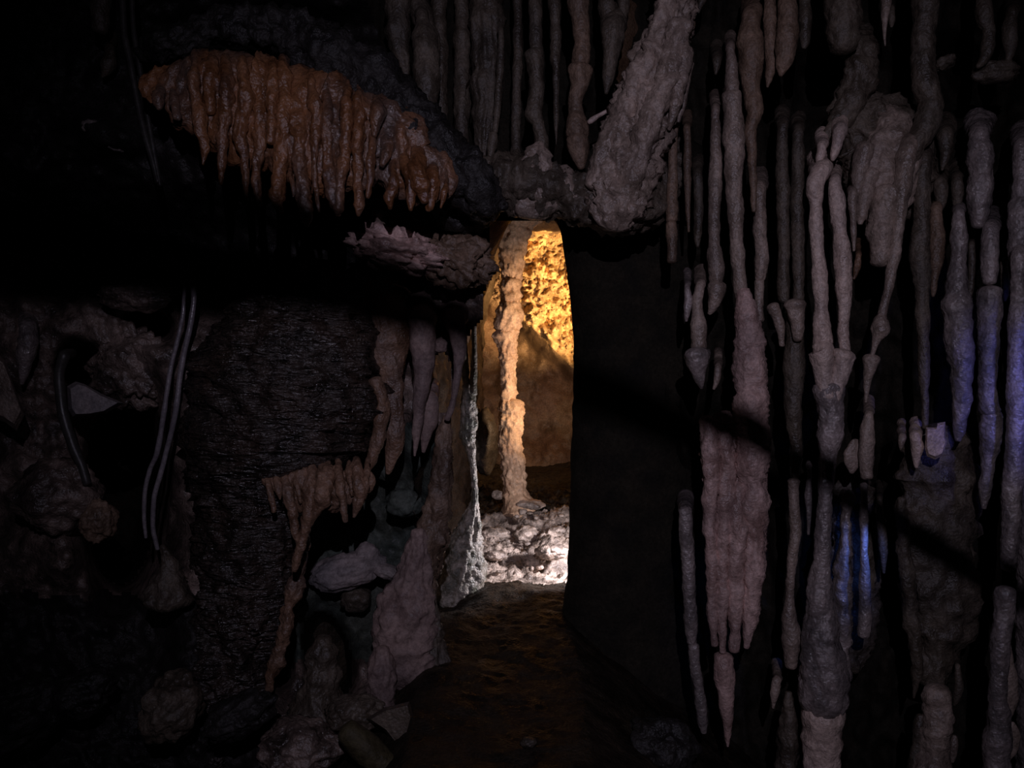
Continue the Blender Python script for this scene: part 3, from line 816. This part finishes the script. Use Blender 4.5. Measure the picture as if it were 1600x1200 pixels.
# ---------------------------------------------------------------- orange curtain, upper left
oc = S('flowstone_curtain', 'orange-brown flowstone curtain with ragged hanging fringe, upper left', 'curtain', 'orange', 3.61,
       '228,130,20 262,136,36 305,145,64 350,152,66 400,176,92 450,176,74 490,200,94 550,214,86 600,206,54 640,262,46 675,278,40 704,290,18', top='none', flat=0.42, step=4, rough=2.2, lump=0.1)
S('rock_brow', 'dark blue-black rock brow sloping over the orange curtain to the passage', 'rock', 'dark', 3.72,
  '215,84,14,0.2 270,68,22 340,42,26 430,44,34 510,84,44 580,138,52 640,196,46 700,252,42 745,298,36 770,330,20,0.1', top='none', flat=1.0, rough=2.6, step=4, lump=0.15)
for s in ('248,122,8 249,140,10 248,160,9 247,174,4', '272,132,8 274,160,8 280,182,5 283,194,2',
          '306,98,13 305,145,14 310,190,13 317,235,7 319,262,2', '330,92,10 328,140,9 326,180,5',
          '352,85,13 352,140,13 350,195,11 346,245,8 344,286,4', '380,84,13 379,150,11 375,205,9 382,260,8 387,300,3',
          '405,88,13 408,170,12 404,225,11 402,280,10 403,314,6', '426,96,10 425,160,9 422,220,6',
          '442,104,13 446,180,13 438,235,11 433,290,11 435,322,9 441,333,4', '464,130,13 466,200,11 470,255,10 473,300,10 478,338,7 480,350,3',
          '452,252,5 455,282,7 457,302,6 458,312,2', '490,120,13 492,195,10 495,265,7 497,330,3',
          '512,125,11 515,215,10 513,258,9 520,300,10 530,330,6', '540,132,13 541,215,12 536,275,11 530,322,9 528,340,4',
          '562,145,12 561,215,11 557,275,10 560,318,8 562,334,3', '586,150,14 590,188,11 588,212,5', '583,195,8 578,255,7 575,312,4',
          '606,205,15 601,235,10 597,256,4', '615,262,10 614,292,9 611,312,10 607,332,5', '632,236,16 640,285,11 642,326,3',
          '655,245,15 660,285,12 662,308,5', '676,255,15 678,295,13 673,320,9 670,333,4', '695,270,9 693,305,8 688,322,3'):
    w = _rng.uniform(0.75, 1.2)
    q = [[float(v) for v in a.split(',')] for a in s.split()]
    q[0][1] += _rng.uniform(4, 30)
    q = [a for k, a in enumerate(q) if k == 0 or a[1] > q[0][1] + 8]
    s = ' '.join('%g,%g,%g' % (a[0] + _rng.uniform(-3, 3), a[1] + (_rng.uniform(-8, 8) if k else 0), a[2] * w) for k, a in enumerate(q))
    S('fold', '', '', 'orange', 3.505 + _rng.uniform(-0.02, 0.025), s, top='melt', back=0.10, parent=oc, part='fold', step=3.2, rough=2.0, ring=0.12, lump=0.5)

# ---------------------------------------------------------------- left wall rocks
R('ledge_rock', 'pinkish grey rock ledge lit between the curtain and the dark band', 'rock', 'pink', 622, 392, 74, 32, 4.0, amp=0.7, freq=2.4, rot=-0.2, sub=5)
R('ledge_rock', 'lumpy rock at the right end of the pinkish ledge, beside the passage', 'rock', 'dusk', 712, 404, 56, 40, 4.05, rd=34, amp=0.8, freq=2.2, sub=5, rot=-0.3)
R('ledge_rock', 'low dark rock hump between curtain tip and rock beam', 'rock', 'dark', 722, 322, 52, 40, 4.02, amp=0.4, sub=5, rot=-0.5)
R('wet_nub', 'small wet glinting nub on the dark upper left ledge, left one', 'rock', 'wet', 143, 198, 15, 11, 3.95, amp=0.4)
R('wet_nub', 'small wet glinting nub on the dark upper left ledge, right one', 'rock', 'wet', 184, 225, 17, 13, 3.93, amp=0.4)
S(T, 'square-ended grey stub at the top, left of the hanging cables', T, 'dim', 4.0, '158,0,15 157,25,14 156,40,14 155,47,12', top='roof')
S(T, 'flat ragged tooth under the square-ended grey stub', T, 'dim', 4.05, '172,82,8 169,100,11 164,114,6 160,120,2', back=0.3)
S(T, 'rounded blue-tinted drip bulge high on the far left wall', T, 'wet', 4.0, '44,512,12 44,535,15 40,560,12 36,585,7 34,600,3', back=0.3)
SL('grey_slab', 'brownish grey slab leaning at the far left edge', 'rock', 'grey', '-40,520 -8,548 6,562 18,592 38,648 26,673 8,660 -40,640', 3.9, 0.14)
SL('grey_slab', 'grey wedge slab lodged beside the black cave hole', 'rock', 'bluegrey', '104,604 118,596 132,600 160,616 194,630 168,645 140,650 114,651 106,640', 3.92, 0.2)
R('wall_rock', 'mottled purple-grey rock above the grey wedge slab', 'rock', 'wall', 208, 572, 58, 58, 4.16, rd=30, amp=0.75, freq=2.2, sub=5)
R('wall_rock', 'brown rock knob low on the left, beside black hole', 'rock', 'dusk', 155, 815, 26, 32, 3.9, amp=0.45, sub=5)
R('wall_rock', 'broad dark rock with pale rim left of the black hole', 'rock', 'wall', 92, 775, 62, 58, 3.95, amp=0.4, sub=5)
R('wall_rock', 'lit rock lump right of the twin cables at mid height', 'rock', 'wall', 345, 562, 34, 26, 4.02, amp=0.45, sub=5)
R('wall_rock', 'rough rock hump left of the twin cables, under the dark band', 'rock', 'wall', 215, 462, 52, 24, 4.0, amp=0.5, sub=5)
S('stalagmite', 'small cone stalagmite at the foot of the twin cables', 'stalagmite', 'dim', 3.8, '254,852,4 260,868,10 265,890,18 264,910,27 262,935,38', top='none', rough=1.6)
R('floor_rock', 'long dark boulder in the bottom left corner', 'rock', 'dark', 30, 1120, 75, 50, 3.5, amp=0.5, sub=5, rot=0.6)
R('floor_rock', 'dim boulder with pale face near the bottom, below cone stalagmite', 'rock', 'dim', 268, 1105, 42, 52, 3.5, amp=0.5, sub=5, rot=-0.3)
R('floor_rock', 'dark boulder between the bottom corner rock and pale-faced one', 'rock', 'dark', 120, 1085, 58, 34, 3.6, amp=0.5, sub=5, rot=0.3)
R('floor_rock', 'low boulder under the foot of the rippled mound', 'rock', 'dark', 375, 1118, 55, 30, 3.5, amp=0.5, sub=5, rot=0.4)

# rippled mound
mo = S('rippled_mound', 'big dark flowstone mound covered with fine horizontal ripples', 'flowstone', 'mound', 3.98,
       '470,440,70 472,475,100 470,515,118 462,560,136 452,610,148 440,655,142 436,700,140 440,728,124 446,752,90', top='none', flat=0.8, step=3.4, rough=3.0, ripple=0.045, freq=0.8, lump=0.12)
S('lower_trunk', '', '', 'mound', 4.0, '420,680,96 400,760,92 392,820,84 386,880,74 374,950,66 362,1010,62 352,1080,58 345,1180,60', top='none', parent=mo, part='lower_trunk', flat=0.8, step=3.4, rough=3.0, ripple=0.045, freq=0.8)
S('fringe_body', '', '', 'ochre', 3.72, '415,748,10 440,756,18 480,764,28 520,764,30 555,758,26 580,748,12', top='none', parent=mo, part='fringe_body', flat=0.5, rough=2.2)
for s in ('418,752,7 424,776,6 428,800,3', '432,748,5 436,768,4 438,780,2', '446,750,10 452,785,9 460,820,7 466,848,3', '464,752,6 468,772,5 470,786,2', '486,748,14 484,785,12 476,830,9 466,875,6 460,892,3',
          '508,746,17 506,772,14 498,796,9 490,815,3', '529,742,9 533,764,8 537,792,6 540,815,3', '546,744,7 549,762,5 550,775,2', '558,740,14 562,770,11 557,795,6 553,808,2',
          '574,740,8 572,758,7 567,774,3'):
    S('fringe', '', '', 'ochre', 3.66, s, top='melt', back=0.12, parent=mo, part='fringe', step=3, rough=2.2, lump=0.5)
for s in ('586,596,12 596,630,12 592,680,12 582,712,9 574,735,4',):
    S('rim', '', '', 'ochre', 3.86, s, top='none', parent=mo, part='rim', step=4, rough=1.6)  # ochre strip paints the lit right edge of the mound

S('rim', '', '', 'ochre', 3.9, '478,820,7 474,860,9 462,910,11 450,960,11 440,1010,9 428,1050,8 420,1078,5', top='none', parent=mo, part='rim', step=3, rough=2.6, lump=0.5, freq=1.5)  # ochre strip stands in for rim light along the trunk edge
S('flowstone_tongue', 'smooth brown flowstone tongue hanging right of the rippled mound', 'flowstone', 'ochre', 4.0, '598,488,40 600,520,42 602,555,32 608,595,24 613,640,19 616,685,15 610,725,8 606,740,3', flat=0.6, step=4)
S(T, 'long pointed stalactite with violet gleam, left of the dark slot', T, 'mauve', 3.95, '658,505,20 660,540,20 662,580,15 656,630,11 651,675,7 648,712,2', step=4)
S(T, 'short violet-grey drip below the dark slot', T, 'mauve', 4.05, '672,628,12 671,655,13 666,682,9 662,706,3', back=0.2)
S(T, 'curved thin stalactite bounding the dark slot on its right', T, 'mauve', 4.0, '712,505,17 717,545,11 716,580,7 711,612,5 704,640,5 698,655,5')
R('slot_lip', 'small square knob capping the dark slot', 'rock', 'mauve', 688, 540, 11, 12, 4.0, amp=0.4)
S('column', 'slender reddish brown column rising to the dark slot', 'column', 'dusk', 4.08, '696,652,6 695,675,12 693,710,15 692,750,17 686,790,20 675,830,23 667,880,23 660,920,19', top='none', rough=1.6)
S('boulder', 'mauve slanting flowstone boulder beside the frosted stalagmite foot', 'rock', 'mauve', 4.0, '657,832,14 654,856,20 648,890,26 640,930,38 632,970,50 632,1010,52 640,1040,46 650,1058,34', top='none', flat=0.7, rough=1.5, step=4)
S('boulder', 'dim upright rock face under the mauve boulder along the path', 'rock', 'dim', 4.02, '672,925,10 676,980,16 680,1040,22 672,1090,34 668,1150,38 668,1250,44', top='none', flat=0.6, rough=1.6)
S('stalagmite', 'stub-shaped stalagmite under the mauve boulder', 'stalagmite', 'mauve', 3.85, '597,1016,12 597,1030,18 596,1060,21 593,1090,24 590,1125,30', top='none', rough=1.3)
S('stalagmite', 'dark rounded stalagmite in front of the black arch', 'stalagmite', 'dim', 3.85, '505,1000,14 503,1020,22 501,1050,27 498,1090,36 494,1130,50', top='none', rough=1.4)
R('boulder', 'pale blue-grey boulder lying in the teal recess', 'rock', 'bluegrey', 542, 892, 62, 28, 4.45, rd=40, amp=0.3, sub=5, rot=0.22)
R('boulder', 'small rounded pale stone perched on the blue-grey boulder', 'rock', 'bluegrey', 573, 868, 19, 20, 4.43, amp=0.3)
R('boulder', 'flat pale stone right of the blue-grey boulder', 'rock', 'bluegrey', 604, 893, 26, 12, 4.42, amp=0.35, rot=-0.3)
R('boulder', 'mossy olive lump below the blue-grey boulder', 'rock', 'dim', 556, 935, 24, 20, 4.5, amp=0.4)
R('boulder', 'small round knob high in the teal recess', 'rock', 'teal', 606, 732, 18, 20, 4.45, amp=0.35)
R('boulder', 'dim knob low in the teal recess beside the brown column', 'rock', 'teal', 632, 785, 28, 22, 4.42, amp=0.4)
SL('floor_rock', 'triangular rock wedge pointing down by the path, bottom', 'rock', 'dim', '572,1122 600,1106 640,1096 646,1118 640,1140 631,1174 622,1170 600,1142', 3.55, 0.22)
R('floor_rock', 'blue-tinted rubble boulder at bottom, left of dark timber', 'rock', 'wall', 470, 1170, 62, 44, 3.5, amp=0.55, sub=5)
R('floor_rock', 'rubble boulder just above the dark timber', 'rock', 'dim', 555, 1115, 46, 28, 3.6, amp=0.5, sub=5)
R('floor_rock', 'slim teal stone standing at the path edge, bottom', 'rock', 'teal', 690, 1180, 18, 46, 3.5, amp=0.3)
R('floor_rock', 'low dark boulder at the foot of the black pillar', 'rock', 'dark', 1035, 1165, 55, 45, 3.7, amp=0.5, sub=5)
R('path_stone', 'small dim stone alone on the path at bottom centre', 'stone', 'dim', 826, 1160, 13, 8, 3.32, amp=0.35)

# ---------------------------------------------------------------- passage: lit formations
S('column', 'tall cream-orange lit column standing in the middle of the passage', 'column', 'warmcol', 7.0,
  '812,325,40 803,360,26 800,400,19 800,434,15 | 799,440,16 798,468,15 | 796,476,16 796,495,19 791,514,19 | 790,523,20 793,540,14 794,560,13 | 794,564,13 794,570,12 795,600,12 793,622,12 791,640,12 | 800,632,18 799,660,18 797,690,16 800,712,17 803,740,18 805,765,17 808,782,21 812,795,34', top='none', step=2.4, rough=1.5, ring=0.25, freq=1.6, lump=0.1, flute=0.35)
S('knob', '', '', 'warmcol', 7.0, '774,520,4 778,528,7 783,538,5', top='none', step=2.5, parent=[o for o in COL.objects if o.get('label', '').startswith('tall cream')][0], part='knob')
S('spike', '', '', 'warmcol', 7.0, '783,668,4 783,690,6 785,703,2', top='none', step=2.5, parent=[o for o in COL.objects if o.get('label', '').startswith('tall cream')][0], part='spike')
R('floor_slab', 'flat pale slab spreading right from the foot of the lit column', 'stone', 'rubble', 828, 788, 24, 9, 6.9, facet=6, amp=0.3, rd=16)
R('floor_slab', 'small angular pale stone left of the lit column foot', 'stone', 'rubble', 778, 773, 10, 8, 6.9, facet=6, amp=0.2)

fs = S('stalagmite', 'frosted grey stalagmite with a thin twisted neck and flared skirt', 'stalagmite', 'frost', 5.3,
  '731,600,6 732,630,11 733,655,12 731,680,12 735,700,8 739,725,5 741,750,4.5 742,775,5 740,795,9 736,815,15 731,840,22 726,862,27 722,895,36 714,925,40 708,950,42 702,975,44', top='none', step=2.2, rough=1.25, flute=0.6, freq=2.2, lump=0.12)
for s in ('740,470,5 741,520,4 741,570,5 739,615,7', '723,490,5 726,540,5 728,590,6 730,620,7'):
    S('strand', '', '', 'frost', 5.3, s, top='none', parent=fs, part='strand', step=2.5)
R('passage_rock', 'grey rock bulge between the frosted stalagmite and the lit column', 'rock', 'dim', 758, 690, 22, 52, 7.6, amp=0.25, rd=30)
for i, (px, py, rx, ry, Y, lab) in enumerate((
        (772, 836, 24, 13, 6.05, 'pale lit boulder on the floor right beside the frosted stalagmite'),
        (822, 836, 20, 15, 6.1, 'pale lit boulder in the middle of the bright rubble'),
        (872, 832, 16, 10, 6.1, 'warm-tinted lit stone close to the black pillar edge'),
        (848, 846, 10, 9, 6.0, 'small rounded stone between the lit boulders'),
        (775, 868, 18, 8, 5.6, 'low pale stone near the flared skirt, lit sideways'),
        (862, 862, 24, 12, 5.55, 'brightest knobbly stone beside the dark pit near pillar'))):
    R('passage_stone', lab, 'stone', 'rubble', px, py, rx, ry, Y, amp=0.45, freq=2.4)
rg = np.random.RandomState(4)
for i in range(34):
    px = rg.uniform(755, 900)
    Y = rg.uniform(5.35, 6.9)
    z = floor_z(np.array([(px - 800) * Y / F]), np.array([Y]))[0] + 0.02
    py = 600 + (1.6 - z) * F / Y
    R('pebble', 'small pale stone among the bright rubble on the passage floor', 'stone', 'rubble', px, py, rg.uniform(3, 7), rg.uniform(2.5, 5), Y, group='pebbles on the lit passage floor', sub=3, amp=0.4, rd=5)

# ---------------------------------------------------------------- cables, timber, band-throwing pipe
def cable(name, label, mat, strands, Y, cat='cable'):
    root = None
    for s in strands:
        V, Fc = tube_mesh(parse(s, Y)[0], flat=1.0, rough=0.05, step=5)
        o = link(name if root is None else 'strand', V, Fc, mat, root)
        if root is None:
            root = tag(o, label, cat)


cable('cable', 'twin grey cables hanging down to the small cone stalagmite', 'cable',
      ('300,440,4,0.1 303,465,4.2 299,500,4.4 289,545,4.4 281,590,4.2 275,640,4.2 264,690,4 251,740,4 240,785,3.8 239,820,3.5 246,858,3.5',
       '290,440,3,0.1 287,480,3.2 279,525,3.4 268,570,3.6 259,625,4 253,665,4 245,710,4 234,735,3.5 226,775,3.5 225,805,3.2 228,840,2.4'), 3.8)
cable('cable', 'dim paired cables slanting down across the dark upper left', 'blackcable',
      ('190,-60,5 193,40,5 202,90,5 213,150,5 225,205,5 238,250,5 247,285,5',
       '205,-60,4 208,40,4 216,90,4 222,130,4 232,190,4 240,235,4 250,290,4'), 3.85)
cable('cable', 'black looped cable on the left wall beside the grey wedge slab', 'blackcable',
      ('112,552,7,0.15 100,556,8 93,585,8 95,625,8 104,665,8 116,700,8 128,730,7 136,755,6',), 3.86)

pl = S('timber', 'dark straight timber lying aslant at the bottom, left of the path', 'timber', 'timber', 3.35, '542,1142,20 575,1172,22 640,1235,24 700,1292,24', top='none', flat=1.0, rough=0.3, step=8)

# unseen pipe over the path, shaped to throw the slanting band on the walls
targets = [(-700, 330, 4.0), (100, 385, 4.2), (450, 446, 4.2), (740, 508, 4.1), (1100, 645, 3.9), (1230, 712, 3.85), (1350, 772, 3.85), (1580, 905, 3.75), (2300, 1300, 3.7)]
ts = [0.135, 0.145, 0.16, 0.18, 0.23, 0.26, 0.28, 0.33, 0.42]
pp = [KEY + t * (at(*a) - KEY) for a, t in zip(targets, ts)]
V, Fc = [], []
ring_a = np.linspace(0, 2 * math.pi, 12, endpoint=False)
pp = np.array(pp)
tn = np.linspace(0, len(pp) - 1, 60)
pc = np.stack([pchip(np.arange(len(pp)), pp[:, k], tn) for k in range(3)], 1)
Tg = np.gradient(pc, axis=0)
Tg /= np.linalg.norm(Tg, axis=1)[:, None]
b1 = np.cross(Tg, [0, 0, 1.0])
b1 /= np.linalg.norm(b1, axis=1)[:, None]
b2 = np.cross(b1, Tg)
cr = np.interp(tn, np.arange(9), [0.046, 0.046, 0.038, 0.024, 0.021, 0.02, 0.019, 0.018, 0.018])[:, None, None]
V = (pc[:, None] + cr * (b1[:, None] * np.cos(ring_a)[None, :, None] + b2[:, None] * np.sin(ring_a)[None, :, None])).reshape(-1, 3)
for i in range(59):
    for j in range(12):
        k = (j + 1) % 12
        Fc.append((i * 12 + j, i * 12 + k, i * 12 + 12 + k, i * 12 + 12 + j))
Fc += [tuple(range(12)), tuple(range(59 * 12, 60 * 12))]
co = link('band_shadow_pipe', V, Fc, 'steel')
tag(co, 'unseen pipe over the path, shaped to throw the dark band', 'pipe')
